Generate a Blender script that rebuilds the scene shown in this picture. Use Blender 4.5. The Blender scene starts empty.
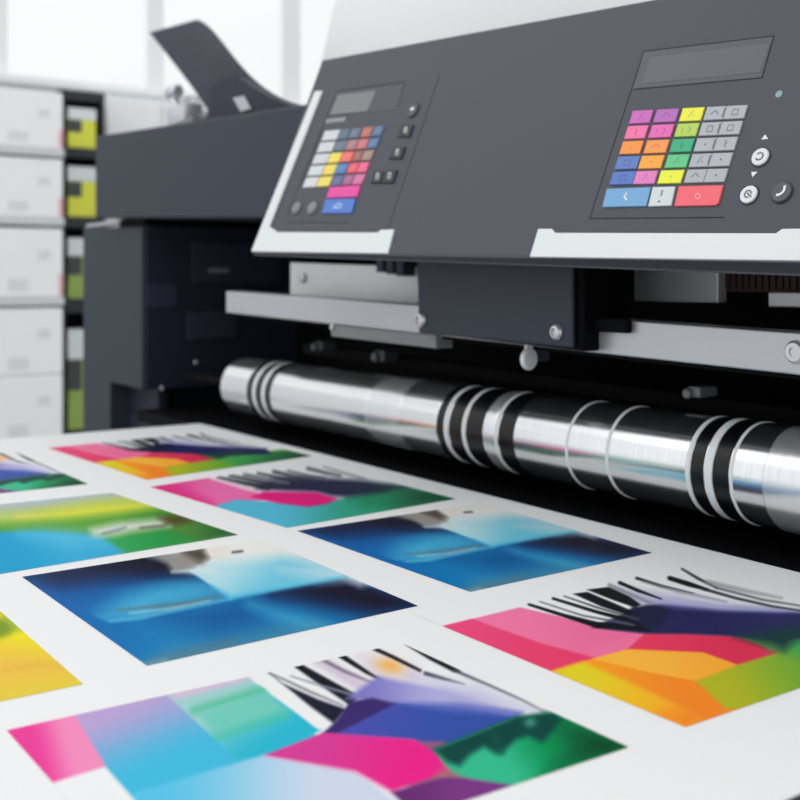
import bpy, bmesh, math, random
import numpy as np
from mathutils import Vector, Matrix

S = bpy.context.scene
COL = S.collection
random.seed(4)

# ------------------------------------------------------------------ camera
F, HZ, YAW = 1114.0, 280.0, math.radians(34.86)     # focal length and horizon in pixels of the 800 frame
CAM = np.array([0.0, -1.15, 1.25])
FW = np.array([-math.cos(YAW), math.sin(YAW), 0.0])
RT = np.array([math.sin(YAW), math.cos(YAW), 0.0])
UP = np.array([0.0, 0.0, 1.0])
cd = bpy.data.cameras.new('camera')
co = bpy.data.objects.new('camera', cd)
COL.objects.link(co)
S.camera = co
cd.sensor_width = 36.0
cd.lens = F / 800.0 * 36.0
cd.shift_y = (HZ - 400.0) / 800.0
cd.clip_start = 0.02
co.matrix_world = Matrix(((RT[0], 0, -FW[0], CAM[0]), (RT[1], 0, -FW[1], CAM[1]), (0, 1, 0, CAM[2]), (0, 0, 0, 1)))
cd.dof.use_dof = True
cd.dof.focus_distance = 1.24
cd.dof.aperture_fstop = 5.0

# ------------------------------------------------------------------ light: overcast daylight
W = bpy.data.worlds.new('overcast_sky')
S.world = W
W.use_nodes = True
nt = W.node_tree
bg = nt.nodes['Background']
bg.inputs[0].default_value = (0.985, 0.995, 1.0, 1)
bg.inputs[1].default_value = 1.0
sd = bpy.data.lights.new('daylight', 'AREA')
sd.shape = 'RECTANGLE'; sd.size = 4.0; sd.size_y = 3.0; sd.energy = 30
so = bpy.data.objects.new('daylight', sd)
COL.objects.link(so)
so.location = (-2.4, -2.6, 4.2)
so.rotation_euler = (Vector((-1.5, -0.2, 1.2)) - Vector(so.location)).to_track_quat('-Z', 'Y').to_euler()

S.view_settings.view_transform = 'Standard'
S.view_settings.look = 'None'
S.view_settings.exposure = 0.0
S.view_settings.gamma = 1.0
S.view_settings.use_curve_mapping = False

# ------------------------------------------------------------------ helpers
def ray(x, y):
    return FW + (x - 400.0) / F * RT - (y - HZ) / F * UP

def at(x, y, X=None, Y=None, Z=None):
    """where the sight line through a point of the photograph meets a real plane of the place"""
    d = ray(x, y)
    if X is not None: t = (X - CAM[0]) / d[0]
    elif Y is not None: t = (Y - CAM[1]) / d[1]
    else: t = (Z - CAM[2]) / d[2]
    return CAM + t * d

def s2l(c):
    c = np.asarray(c, float)
    return np.where(c <= 0.04045, c / 12.92, ((c + 0.055) / 1.055) ** 2.4)

def rgb(r, g, b):
    v = s2l(np.array([r, g, b]) / 255.0)
    return (float(v[0]), float(v[1]), float(v[2]), 1.0)

MATS = {}
def mat(name, col, rough=0.5, metal=0.0, spec=0.5, noise=0.0, scale=60.0, bump=0.0, coat=0.0, stretch=None):
    if name in MATS: return MATS[name]
    m = bpy.data.materials.new(name); m.use_nodes = True
    n = m.node_tree.nodes; l = m.node_tree.links
    p = n['Principled BSDF']
    c = rgb(*col)
    p.inputs['Base Color'].default_value = c
    p.inputs['Roughness'].default_value = rough
    p.inputs['Metallic'].default_value = metal
    p.inputs['Specular IOR Level'].default_value = spec
    p.inputs['Coat Weight'].default_value = coat
    if noise or bump:
        tc = n.new('ShaderNodeTexCoord')
        mp = n.new('ShaderNodeMapping')
        mp.inputs['Scale'].default_value = stretch or (1, 1, 1)
        tx = n.new('ShaderNodeTexNoise'); tx.inputs['Scale'].default_value = scale
        tx.inputs['Detail'].default_value = 3
        l.new(tc.outputs['Object'], mp.inputs['Vector']); l.new(mp.outputs['Vector'], tx.inputs['Vector'])
        if noise:
            mx = n.new('ShaderNodeMix'); mx.data_type = 'RGBA'
            mx.inputs[6].default_value = tuple(max(0, v * (1 - noise)) for v in c[:3]) + (1,)
            mx.inputs[7].default_value = tuple(min(1, v * (1 + noise)) for v in c[:3]) + (1,)
            l.new(tx.outputs['Fac'], mx.inputs[0]); l.new(mx.outputs[2], p.inputs['Base Color'])
        if bump:
            b = n.new('ShaderNodeBump'); b.inputs['Strength'].default_value = bump
            b.inputs['Distance'].default_value = 0.001
            l.new(tx.outputs['Fac'], b.inputs['Height']); l.new(b.outputs['Normal'], p.inputs['Normal'])
    MATS[name] = m
    return m

def origin(o):
    while o.parent: o = o.parent
    return Vector(o.location)

def obj(name, bm, mats, parent=None, loc=None, smooth=False):
    """link a bmesh given in world coordinates as one mesh object"""
    me = bpy.data.meshes.new(name)
    bmesh.ops.recalc_face_normals(bm, faces=bm.faces)
    off = origin(parent) if parent else (Vector(loc) if loc is not None else Vector((0, 0, 0)))
    bmesh.ops.translate(bm, vec=-off, verts=bm.verts)
    for f in bm.faces: f.smooth = smooth
    bm.to_mesh(me); bm.free()
    if smooth: me.set_sharp_from_angle(angle=math.radians(24))
    for m in (mats if isinstance(mats, (list, tuple)) else [mats]): me.materials.append(m)
    o = bpy.data.objects.new(name, me); COL.objects.link(o)
    if parent: o.parent = parent
    else: o.location = off
    return o

def tag(o, label=None, cat=None, group=None, kind=None):
    for k, v in (('label', label), ('category', cat), ('group', group), ('kind', kind)):
        if v: o[k] = v
    return o

def empty(name, loc, label, cat, group=None):
    o = bpy.data.objects.new(name, None); COL.objects.link(o)
    o.location = loc; o.empty_display_size = 0.1
    return tag(o, label, cat, group)

def bev(bm, faces, w, seg=2):
    if w <= 0: return
    ed = list({e for f in faces for e in f.edges})
    bmesh.ops.bevel(bm, geom=ed, offset=w, segments=seg, affect='EDGES', profile=0.5, clamp_overlap=True)

def hexa(bm, p, w=0.0, mi=0):
    """solid from 8 corners: 4 of one end ring, then 4 of the other"""
    v = [bm.verts.new(tuple(float(c) for c in q)) for q in p]
    fs = [bm.faces.new([v[i] for i in ix]) for ix in
          ((0, 1, 2, 3), (7, 6, 5, 4), (0, 4, 5, 1), (1, 5, 6, 2), (2, 6, 7, 3), (3, 7, 4, 0))]
    for f in fs: f.material_index = mi
    bev(bm, fs, w)

def box(bm, x0, x1, y0, y1, z0, z1, w=0.0, sl=0.0, xr=None, mi=0):
    xr = x0 if xr is None else xr
    h = lambda x, z: z + sl * (x - xr)
    hexa(bm, [(x0, y0, h(x0, z0)), (x1, y0, h(x1, z0)), (x1, y1, h(x1, z0)), (x0, y1, h(x0, z0)),
              (x0, y0, h(x0, z1)), (x1, y0, h(x1, z1)), (x1, y1, h(x1, z1)), (x0, y1, h(x0, z1))], w, mi)

def prism(bm, base, vec, w=0.0, mi=0, top_mi=None):
    """polygon (world points) extruded by vec, top rim bevelled"""
    vec = np.asarray(vec)
    a = [bm.verts.new(tuple(map(float, q))) for q in base]
    b = [bm.verts.new(tuple(map(float, np.asarray(q) + vec))) for q in base]
    n = len(a)
    f0 = bm.faces.new(a[::-1]); f1 = bm.faces.new(b)
    sd = [bm.faces.new([a[i], a[(i + 1) % n], b[(i + 1) % n], b[i]]) for i in range(n)]
    for f in [f0, f1] + sd: f.material_index = mi
    if top_mi is not None: f1.material_index = top_mi
    if w > 0:
        bmesh.ops.bevel(bm, geom=list(f1.edges), offset=w, segments=2, affect='EDGES', profile=0.5, clamp_overlap=True)

def lathe_x(bm, prof, y, z, seg=96, mi=0, caps=True):
    """surface of revolution about a line parallel to X; prof = [(x, r), ...]"""
    rings = []
    for x, r in prof:
        rings.append([bm.verts.new((x, y + r * math.cos(2 * math.pi * k / seg), z + r * math.sin(2 * math.pi * k / seg))) for k in range(seg)])
    for i in range(len(rings) - 1):
        for k in range(seg):
            f = bm.faces.new([rings[i][k], rings[i][(k + 1) % seg], rings[i + 1][(k + 1) % seg], rings[i + 1][k]])
            f.material_index = mi
    if caps:
        bm.faces.new(rings[0]).material_index = mi; bm.faces.new(rings[-1][::-1]).material_index = mi

def disc_stack(bm, c, n, prof, seg=32, mi=0, e1=None):
    """turned knob: prof = [(r, height), ...] about axis n at c"""
    c = Vector(map(float, c)); n = Vector(map(float, n)).normalized()
    e = Vector((0, 0, 1)) if abs(n.z) < 0.9 else Vector((1, 0, 0))
    a = n.cross(e).normalized(); b = n.cross(a)
    rings = [[bm.verts.new(c + n * h + (a * math.cos(2 * math.pi * k / seg) + b * math.sin(2 * math.pi * k / seg)) * max(r, 1e-5)) for k in range(seg)] for r, h in prof]
    for i in range(len(rings) - 1):
        for k in range(seg):
            bm.faces.new([rings[i][k], rings[i][(k + 1) % seg], rings[i + 1][(k + 1) % seg], rings[i + 1][k]]).material_index = mi
    bm.faces.new(rings[0]).material_index = mi
    bm.faces.new(rings[-1][::-1]).material_index = mi

# ------------------------------------------------------------------ materials
M_CONSOLE = mat('console_grey_plastic', (71, 74, 83), 0.48, spec=0.35, noise=0.04, scale=900, bump=0.05)
M_BODY = mat('body_grey_plastic', (48, 55, 67), 0.55, spec=0.3, noise=0.04, scale=600, bump=0.05)
M_DARK = mat('inner_dark_plastic', (34, 40, 56), 0.55, spec=0.3, noise=0.1, scale=300)
M_DARK2 = mat('inner_panel_plastic', (50, 55, 72), 0.55, spec=0.3, noise=0.1, scale=300)
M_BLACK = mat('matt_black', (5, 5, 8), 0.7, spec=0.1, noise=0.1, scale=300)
M_CARR = mat('carriage_plate_paint', (44, 51, 64), 0.45, spec=0.3, noise=0.05, scale=700, bump=0.04)
M_WHITE = mat('white_plastic', (222, 226, 228), 0.4, noise=0.01, scale=80)
M_COVER = mat('cover_white_plastic', (241, 244, 246), 0.5, noise=0.01, scale=20)
M_RAIL = mat('rail_aluminium', (190, 193, 198), 0.38, metal=0.6, noise=0.05, scale=40, stretch=(1, 1, 30))
M_PLATE = mat('plate_aluminium', (226, 228, 230), 0.45, metal=0.4, noise=0.05, scale=40)
M_STEEL = mat('screw_steel', (205, 208, 212), 0.3, metal=0.7)
M_CHROME = mat('roller_film', (236, 239, 242), 0.18, metal=0.98, noise=0.10, scale=6, stretch=(60, 1, 1), bump=0.02)
M_FILM2 = mat('roller_film_matt', (238, 241, 244), 0.24, metal=0.78, noise=0.1, scale=6, stretch=(60, 1, 1))
M_BAND = mat('black_band', (12, 12, 15), 0.3, spec=0.35, noise=0.2, scale=8, stretch=(40, 1, 1))
M_RING = mat('white_ring', (232, 234, 236), 0.4)
M_FILM3 = mat('roller_film_brightened', (238, 240, 242), 0.18, metal=0.94, noise=0.08, scale=6, stretch=(60, 1, 1))
M_GLASS = mat('display_glass', (66, 69, 76), 0.2, spec=0.5)
M_LCD = mat('display_lcd', (118, 121, 124), 0.25, spec=0.5)
M_LINE = mat('groove_line', (36, 38, 45), 0.6, spec=0.2)
M_GLYPH_D = mat('glyph_dark', (95, 98, 108), 0.5)
M_GLYPH_W = mat('glyph_white', (228, 230, 232), 0.5)
M_BTN = mat('button_dark', (70, 72, 80), 0.35)
M_KNOB = mat('knob_grey', (125, 127, 132), 0.3)
M_BEZEL = mat('bezel_black', (36, 37, 44), 0.4)

# ------------------------------------------------------------------ the room
def struct(name, bm, m, loc=(0, 0, 0)):
    return tag(obj(name, bm, m, loc=loc), kind='structure')

M_WALL = mat('wall_paint', (242, 243, 244), 0.85, noise=0.015, scale=4)
M_FLOOR = mat('floor_concrete', (176, 178, 180), 0.5, noise=0.08, scale=3)
M_FRAME = mat('window_frame_paint', (244, 245, 246), 0.5, noise=0.01, scale=10)

b = bmesh.new(); box(b, -7.3, 3.0, -5.0, 5.3, -0.1, 0.0); struct('floor', b, M_FLOOR)
XW = -7.0
def wy(px): return float(at(px, 60, X=XW)[1])
def wz(px, py): return float(at(px, py, X=XW)[2])
SILL = wz(75, 84); HEAD = 3.9
opens = [(-4.8, -3.0), (-2.85, -1.1), (-0.95, wy(-14)), (wy(5), wy(151)), (wy(162), wy(286)), (wy(299), wy(470))]
b = bmesh.new()
box(b, XW - 0.08, XW, -5.0, 5.3, 0.0, SILL)
box(b, XW - 0.08, XW, -5.0, 5.3, HEAD, 4.4)
ys = [-5.0] + [v for o in opens for v in o] + [5.3]
for i in range(0, len(ys), 2): box(b, XW - 0.08, XW, ys[i], ys[i + 1], SILL, HEAD)
struct('wall_left', b, M_WALL)
b = bmesh.new(); box(b, -7.2, 3.0, 5.1, 5.3, 0.0, 4.4); struct('wall_back', b, M_WALL)
b = bmesh.new(); box(b, XW, XW + 0.12, -5.0, 5.1, SILL - 0.05, SILL, 0.006); struct('trim_1', b, M_FRAME)

gm = bpy.data.materials.new('window_glass'); gm.use_nodes = True
n = gm.node_tree.nodes; l = gm.node_tree.links
n.remove(n['Principled BSDF'])
tr = n.new('ShaderNodeBsdfTransparent'); gl = n.new('ShaderNodeBsdfGlossy'); gl.inputs['Roughness'].default_value = 0.02
mx = n.new('ShaderNodeMixShader'); mx.inputs[0].default_value = 0.05
l.new(tr.outputs[0], mx.inputs[1]); l.new(gl.outputs[0], mx.inputs[2]); l.new(mx.outputs[0], n['Material Output'].inputs[0])
for i, (y0, y1) in enumerate(opens):
    b = bmesh.new(); t = 0.018
    for args in ((y0, y1, SILL, SILL + t), (y0, y1, HEAD - t, HEAD), (y0, y0 + t, SILL + t, HEAD - t), (y1 - t, y1, SILL + t, HEAD - t)):
        box(b, XW - 0.05, XW - 0.01, args[0], args[1], args[2], args[3], 0.003)
    w = struct('window_%d' % (i + 1), b, M_FRAME)
    b = bmesh.new(); box(b, XW - 0.034, XW - 0.028, y0 + t, y1 - t, SILL + t, HEAD - t)
    obj('pane', b, gm, w)

# ------------------------------------------------------------------ background shelving
M_SHELF = mat('shelf_grey_metal', (212, 214, 216), 0.5)
M_SHELFD = mat('shelf_dark_metal', (32, 34, 42), 0.5)
M_CARTON = mat('carton_white', (247, 248, 249), 0.75, noise=0.02, scale=8)
M_CARTON2 = mat('carton_pale', (228, 234, 236), 0.7, noise=0.02, scale=8)
M_YEL = mat('ink_yellow', (226, 230, 72), 0.5)
M_INKD = mat('ink_dark', (62, 66, 70), 0.5)
M_PINK = mat('label_pink', (236, 176, 186), 0.6)
M_LAB = mat('label_grey', (226, 229, 231), 0.6)
M_GREEN = mat('label_green', (150, 178, 90), 0.6)

XS = -5.6
def sy(px): return float(at(px, 200, X=XS)[1])
def sz(py, px=30, X=XS): return float(at(px, py, X=X)[2])
ya, yb = sy(-75), sy(64)
unit = empty('shelving_unit', (XS - 0.25, (ya + yb) / 2, 0), 'light grey metal shelving unit loaded with wide white cartons', 'shelf')
boards = [sz(147), sz(217), sz(297.5), sz(442), 0.12]
for zt in boards:
    b = bmesh.new(); box(b, XS - 0.5, XS + 0.01, ya - 0.02, yb, zt - 0.04, zt, 0.004); obj('shelf_board', b, M_SHELF, unit)
for yy in (ya - 0.05, ):
    for xx in (XS - 0.5, XS - 0.04):
        b = bmesh.new(); box(b, xx, xx + 0.04, yy - 0.01, yy + 0.03, 0, sz(86), 0.003); obj('post', b, M_SHELF, unit)
for xx in (XS - 0.5,):
    b = bmesh.new(); box(b, xx - 0.042, xx - 0.002, yb - 0.05, yb, 0, sz(86), 0.003); obj('post', b, M_SHELF, unit)
    
def carton(z0, z1, label, pink=True):
    c = empty('carton', (XS - 0.2, (ya + yb) / 2, z0), label, 'box', 'white cartons on the grey shelving')
    b = bmesh.new(); box(b, XS - 0.45, XS, ya + 0.01, yb - 0.005, z0 + 0.001, z1, 0.008); obj('body', b, M_CARTON, c)
    h = z1 - z0
    b = bmesh.new(); box(b, XS - 0.0005, XS + 0.002, sy(8), sy(28), z0 + 0.10 * h, z0 + 0.27 * h); obj('label', b, M_LAB, c)
    b = bmesh.new(); box(b, XS - 0.0005, XS + 0.002, sy(38), sy(50), z0 + 0.55 * h, z0 + 0.68 * h); obj('label', b, M_LAB, c)
    if pink:
        b = bmesh.new(); box(b, XS - 0.0005, XS + 0.002, sy(59), yb - 0.006, z0 + 0.03 * h, z0 + 0.34 * h)
        tag(obj('label', b, M_PINK, c), 'pink label')
carton(boards[0], sz(90), 'white carton on the topmost board of the grey shelving')
carton(boards[1], sz(157.5), 'white carton on the second board down of the grey shelving')
carton(boards[2], sz(228), 'white carton on the third board down of the grey shelving')
carton(boards[3], sz(376), 'white carton at the bottom of the stack of two, low on the grey shelving', False)
carton(sz(376) + 0.002, sz(308), 'white carton on top of another, low on the grey shelving', False)

XR = -5.95
def ry(px): return float(at(px, 200, X=XR)[1])
def rz(py, px=82): return float(at(px, py, X=XR)[2])
y0, y1 = ry(65.5), ry(101)
rack = empty('shelf_rack', (XR - 0.2, (y0 + y1) / 2, 0), 'narrow black shelf rack holding yellow and dark ink cartons', 'shelf')
rb = [(rz(91), rz(101)), (rz(148), rz(158)), (rz(217), rz(228)), (rz(299), rz(313)), (rz(430), rz(442))]
for zt, zb in rb:
    b = bmesh.new(); box(b, XR - 0.4, XR + 0.0, y0, y1, zb, zt, 0.004); obj('shelf_board', b, M_SHELFD, rack)
b = bmesh.new(); box(b, XR - 0.42, XR - 0.402, y0, y1, 0, rb[0][0]); obj('back_panel', b, M_SHELFD, rack)
b = bmesh.new(); box(b, XR - 0.42, XR, y1 + 0.001, y1 + 0.02, 0, rb[0][0]); obj('side_panel', b, M_SHELFD, rack)
b = bmesh.new(); box(b, XR - 0.42, XR, y0 - 0.02, y0 - 0.001, 0, rb[0][0]); obj('side_panel', b, M_SHELFD, rack)
nm = ['topmost', 'second', 'third', 'lowest visible']
for i in range(4):
    zf = rb[i + 1][0]; zc = rb[i][1]; h = zc - zf
    ya_, yb_ = ry(69), ry(97)
    c = empty('ink_carton', (XR - 0.15, (ya_ + yb_) / 2, zf), 'yellow ink carton with dark corner on the %s shelf of the black rack' % nm[i], 'box', 'yellow ink cartons on the black rack')
    mid = zf + 0.60 * h
    b = bmesh.new(); box(b, XR - 0.3, XR - 0.015, ya_, yb_, zf + 0.001, mid, 0.004); obj('body', b, M_YEL if i < 2 else M_GREEN, c)
    b = bmesh.new(); box(b, XR - 0.0155, XR - 0.012, ya_ + 0.001, ya_ + 0.48 * (yb_ - ya_), zf + 0.34 * h, mid - 0.002); tag(obj('label', b, M_INKD, c), 'dark label')
    b = bmesh.new(); box(b, XR - 0.3, XR - 0.02, ya_, yb_ + 0.005, mid + 0.002, mid + 0.26 * h, 0.004)
    tag(obj('paper_pack', b, M_CARTON2, loc=(XR - 0.15, (ya_ + yb_) / 2, mid)), 'pale flat pack on the yellow carton, %s shelf of the black rack' % nm[i], 'box', 'pale packs on the black rack')
XC = -6.3
p = at(98, 96, X=XC); q = at(215, 96, X=XC); zc = float(at(140, 97, X=XC)[2])
cab = empty('storage_cabinet', (XC - 0.25, (p[1] + q[1]) / 2, 0), 'pale storage cabinet under the windows behind the printer', 'cabinet')
b = bmesh.new(); box(b, XC - 0.5, XC, p[1] + 0.04, q[1], 0.0, zc, 0.01); obj('body', b, M_CARTON2, cab)
ymid = (p[1] + 0.04 + q[1]) / 2
for s in (0, 1):
    yy0 = p[1] + 0.05 if s == 0 else ymid + 0.004; yy1 = ymid - 0.004 if s == 0 else q[1] - 0.01
    b = bmesh.new(); box(b, XC + 0.0005, XC + 0.018, yy0, yy1, 0.08, zc - 0.03, 0.004); d = obj('door', b, M_CARTON, cab)
    yh = ymid - 0.05 if s == 0 else ymid + 0.04
    b = bmesh.new(); box(b, XC + 0.0185, XC + 0.04, yh, yh + 0.012, zc - 0.5, zc - 0.35, 0.003); obj('handle', b, M_SHELF, d)

# ------------------------------------------------------------------ output table and printed sheet
ZP = 0.90
M_TABLE = mat('table_dark_laminate', (38, 40, 48), 0.45, noise=0.08, scale=30)
tb = empty('output_table', (-1.35, -0.8, 0), 'dark output table under the printed sheet', 'table')
b = bmesh.new(); box(b, -2.49, -0.22, -1.62, -0.012, 0.865, ZP - 0.0008, 0.002); obj('table_top', b, M_TABLE, tb)
for x in (-2.4, -0.32):
    for y in (-1.55, -0.09):
        b = bmesh.new(); box(b, x - 0.025, x + 0.025, y - 0.025, y + 0.025, 0, 0.8645, 0.003); obj('leg', b, M_TABLE, tb)

M_PAPER = mat('sheet_paper', (240, 240, 240), 0.5, spec=0.04, noise=0.008, scale=40)
sheet = empty('printed_sheet', (-1.5, -0.75, ZP), 'large white sheet of colour prints coming out under the roller', 'paper')
b = bmesh.new()
c0 = at(204, 423, Z=ZP)
X0, X1 = c0[0], -0.467
N = 24
for i in range(N):
    xa = X0 + (X1 - X0) * i / N; xb = X0 + (X1 - X0) * (i + 1) / N
    box(b, xa, xb, -1.58, 0.004, ZP - 0.0006, ZP)
bmesh.ops.remove_doubles(b, verts=b.verts, dist=1e-6)
# drop inner walls
inner = [f for f in b.faces if abs(f.normal.x) > 0.9 and X0 + 1e-3 < f.calc_center_median().x < X1 - 1e-3]
bmesh.ops.delete(b, geom=inner, context='FACES')
obj('paper', b, M_PAPER, sheet)

# ---- the pictures are ink on the sheet: painted once into vertex colours, in the sheet's own plane
class Art:
    def __init__(self, x, y, base=(240, 240, 240)):
        self.x, self.y = x, y
        self.c = np.empty((x.size, 3)); self.c[:] = base
    def _mix(self, a, col):
        a = a[:, None]; self.c = self.c * (1 - a) + np.asarray(col, float) * a
    def sd(self, pts):
        """signed distance to a polygon, positive inside"""
        P = np.asarray(pts, float); x, y = self.x, self.y
        d = np.full(x.shape, 1e9); ins = np.zeros(x.shape, bool)
        for i in range(len(P)):
            ax, ay = P[i]; bx, by = P[(i + 1) % len(P)]
            ex, ey = bx - ax, by - ay
            t = np.clip(((x - ax) * ex + (y - ay) * ey) / (ex * ex + ey * ey + 1e-9), 0, 1)
            d = np.minimum(d, np.hypot(x - ax - t * ex, y - ay - t * ey))
            if ey != 0:
                cr = ((ay > y) != (by > y)) & (x < ex * (y - ay) / ey + ax)
                ins ^= cr
        return np.where(ins, d, -d)
    def poly(self, pts, c, c2=None, p=None, q=None, feather=0.8, alpha=1.0):
        a = np.clip(self.sd(pts) / feather * 0.5 + 0.5, 0, 1) * alpha
        self._mix(a, self.grad(c, c2, p, q) if c2 is not None else c)
    def grad(self, c, c2, p, q):
        ex, ey = q[0] - p[0], q[1] - p[1]
        t = np.clip(((self.x - p[0]) * ex + (self.y - p[1]) * ey) / (ex * ex + ey * ey), 0, 1)
        t = (t * t * (3 - 2 * t))[:, None]
        return np.asarray(c, float) * (1 - t) + np.asarray(c2, float) * t
    def blob(self, cx, cy, rx, ry, c, ang=0.0, alpha=1.0, k=1.0):
        ca, sa = math.cos(math.radians(ang)), math.sin(math.radians(ang))
        dx, dy = self.x - cx, self.y - cy
        u = (dx * ca + dy * sa) / rx; v = (-dx * sa + dy * ca) / ry
        self._mix(alpha * np.exp(-(u * u + v * v) ** k), c)
    def streak(self, pts, w, c, feather=0.9, alpha=1.0):
        """tapering brush stroke through pts, half widths w"""
        P = np.asarray(pts, float)
        best = np.full(self.x.shape, -1e9)
        for i in range(len(P) - 1):
            ax, ay = P[i]; bx, by = P[i + 1]; ex, ey = bx - ax, by - ay
            t = np.clip(((self.x - ax) * ex + (self.y - ay) * ey) / (ex * ex + ey * ey), 0, 1)
            d = np.hypot(self.x - ax - t * ex, self.y - ay - t * ey)
            best = np.maximum(best, w[i] * (1 - t) + w[i + 1] * t - d)
        self._mix(np.clip(best / feather * 0.5 + 0.5, 0, 1) * alpha, c)

def C(org, k, pts):            # points read off an enlarged detail
    return [(org[0] + k * u, org[1] + k * v) for u, v in pts]

WH = (240, 240, 240)
def art_fan(A):                # magenta, blue and green composition with black strokes
    c6 = lambda *p: C((250, 630), 0.4875, p)
    c3 = lambda *p: C((200, 620), 0.275, p)
    c7 = lambda *p: C((0, 640), 0.3375, p)
    big = [(100, 1100), (-100, 900)]
    A.poly([(60, 712), (166, 686), (330, 740), (420, 860), (200, 1000), (100, 800)], (188, 162, 212), (66, 186, 222), (130, 700), (158, 768))
    A.poly(c7((485, 155), (715, 98), (800, 160), (952, 268), (800, 345), (700, 355)), (160, 208, 206), (40, 182, 208), (225, 690), (268, 752), 1.2)
    A.poly(c7((480, 156), (715, 96), (745, 116), (525, 177)), (214, 190, 216), feather=3)
    A.streak(c3((-20, 330), (235, 252)), [3, 3], (78, 192, 150), 5)
    A.poly(c3((0, 345), (240, 272), (318, 330), (60, 415)), (112, 203, 186), feather=4)
    A.streak(c3((66, 428), (318, 345)), [2.5, 2.5], (76, 196, 168), 5)
    # pale triangle in front
    A.poly([(120, 802), (138, 792), (200, 774), (266, 755), (352, 771), (400, 804), (420, 900), (200, 960)], (88, 194, 230), (205, 216, 234), (150, 790), (330, 790), 1.4)
    # pink end
    A.poly([(2, 732), (70, 708), (106, 767), (40, 790)], (236, 62, 152), (244, 140, 188), (34, 752), (72, 742), 1.2)
    A.poly([(30, 790), (50, 784), (105, 767), (135, 801), (300, 1060), (-100, 900)], WH, feather=1.2)
    # strokes on white
    A.poly(c3((160, 190), (430, 400), (490, 375), (640, 240), (800, 190), (1100, 260), (1040, 60), (420, -20), (160, 150)), WH, feather=1.0)
    A.poly(c3((380, 140), (440, 128), (640, 238), (590, 270)), (214, 200, 218), feather=4)
    A.poly(c3((560, 110), (800, 180), (800, 260), (640, 245)), (226, 214, 230), feather=8, alpha=0.9)
    A.poly(c3((238, 182), (300, 232), (430, 290), (530, 325), (486, 378), (400, 315)), (26, 28, 48), feather=1.4)
    A.streak(c3((215, 178), (300, 215), (400, 262), (520, 312)), [0.4, 0.9, 1.1, 0.6], (120, 116, 124), 1.5)
    A.poly(c3((316, 152), (346, 149), (580, 278), (545, 312), (440, 240)), (22, 22, 34), feather=1.3)
    A.streak(c3((330, 205), (440, 240), (560, 275)), [0.5, 1.1, 1.0], (150, 148, 170), 1.5)
    A.streak(c3((420, 132), (520, 185), (640, 235)), [1.6, 1.5, 0.6], (120, 108, 124), 1.6)
    A.poly(c3((468, 115), (500, 110), (640, 205), (715, 250), (600, 195)), (20, 20, 30), feather=1.2)
    A.blob(*c3((690, 168))[0], 15, 8, (243, 184, 92), 12, 0.95)
    A.streak(c3((600, 90), (700, 135), (800, 185)), [1.9, 1.8, 1.6], (26, 26, 38), 1.1)
    A.streak(c6((360, 90), (395, 100), (440, 112)), [2.0, 1.6, 0.2], (50, 50, 66), 1.3)
    A.streak(c6((320, 28), (370, 58), (420, 82), (430, 86)), [1.6, 2.0, 2.8, 1.0], (28, 30, 40), 1.2)
    A.streak(c6((420, 84), (500, 118), (560, 145), (610, 172)), [1.4, 1.2, 1.0, 0.4], (84, 84, 96), 1.4)
    A.poly(c6((330, 95), (470, 118), (600, 170), (440, 150)), (196, 192, 224), feather=9, alpha=0.9)
    A.poly(c6((196, 142), (262, 96), (300, 104), (400, 122), (560, 172), (545, 180), (290, 152)), (128, 124, 198), (176, 174, 220), (360, 690), (440, 688), 3)
    # blue fan
    A.poly(c6((148, 213), (230, 165), (285, 149), (430, 160), (548, 178), (380, 247), (335, 226)), (72, 80, 172), (54, 82, 166), (360, 705), (450, 740), 1.0)
    A.poly(c6((148, 213), (178, 186), (204, 148), (250, 140), (300, 151), (178, 213)), (60, 42, 108), feather=1.5)
    A.poly(c6((285, 149), (430, 150), (560, 168), (548, 179), (400, 168)), (96, 108, 190), feather=3, alpha=0.8)
    A.poly(c6((330, 228), (400, 230), (470, 300), (400, 330), (300, 320)), (150, 90, 130), feather=2)
    # magenta
    A.poly(c6((28, 258), (150, 211), (335, 225), (372, 248), (412, 290), (290, 332), (215, 290)), (214, 62, 150), (238, 34, 138), (300, 740), (420, 775), 1.0)
    A.streak(c6((28, 259), (215, 292), (290, 334)), [0.6, 1.2, 1.0], (240, 160, 200), 1.4)
    # greens
    A.poly(c6((376, 246), (400, 236), (548, 178), (622, 171), (785, 240), (550, 324), (430, 302), (405, 285)), (54, 186, 142), (10, 146, 84), (500, 765), (545, 735), 1.0)
    A.poly(c6((585, 190), (622, 171), (785, 240), (600, 304), (640, 240)), (14, 120, 70), (8, 62, 32), (545, 745), (620, 748), 10)
    A.poly(c6((376, 246), (548, 178), (622, 171), (640, 185), (600, 232), (570, 218), (545, 226), (520, 250), (505, 255), (480, 240), (450, 258), (430, 280), (405, 272)), (14, 70, 64), feather=3.5)
    A.blob(*c6((575, 190))[0], 6, 5, (90, 176, 150), 0, 0.7)
    A.streak(c6((500, 220), (516, 252)), [4, 3], (20, 84, 74), 3, 0.8)
    A.poly(c6((396, 284), (430, 300), (400, 312), (380, 300)), (170, 130, 110), feather=6, alpha=0.7)
    # purple foot
    A.poly(c6((288, 333), (400, 303), (440, 304), (556, 322), (500, 350), (520, 700), (380, 420)), (104, 44, 112), (124, 56, 132), (400, 795), (470, 800), 1.2)

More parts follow.
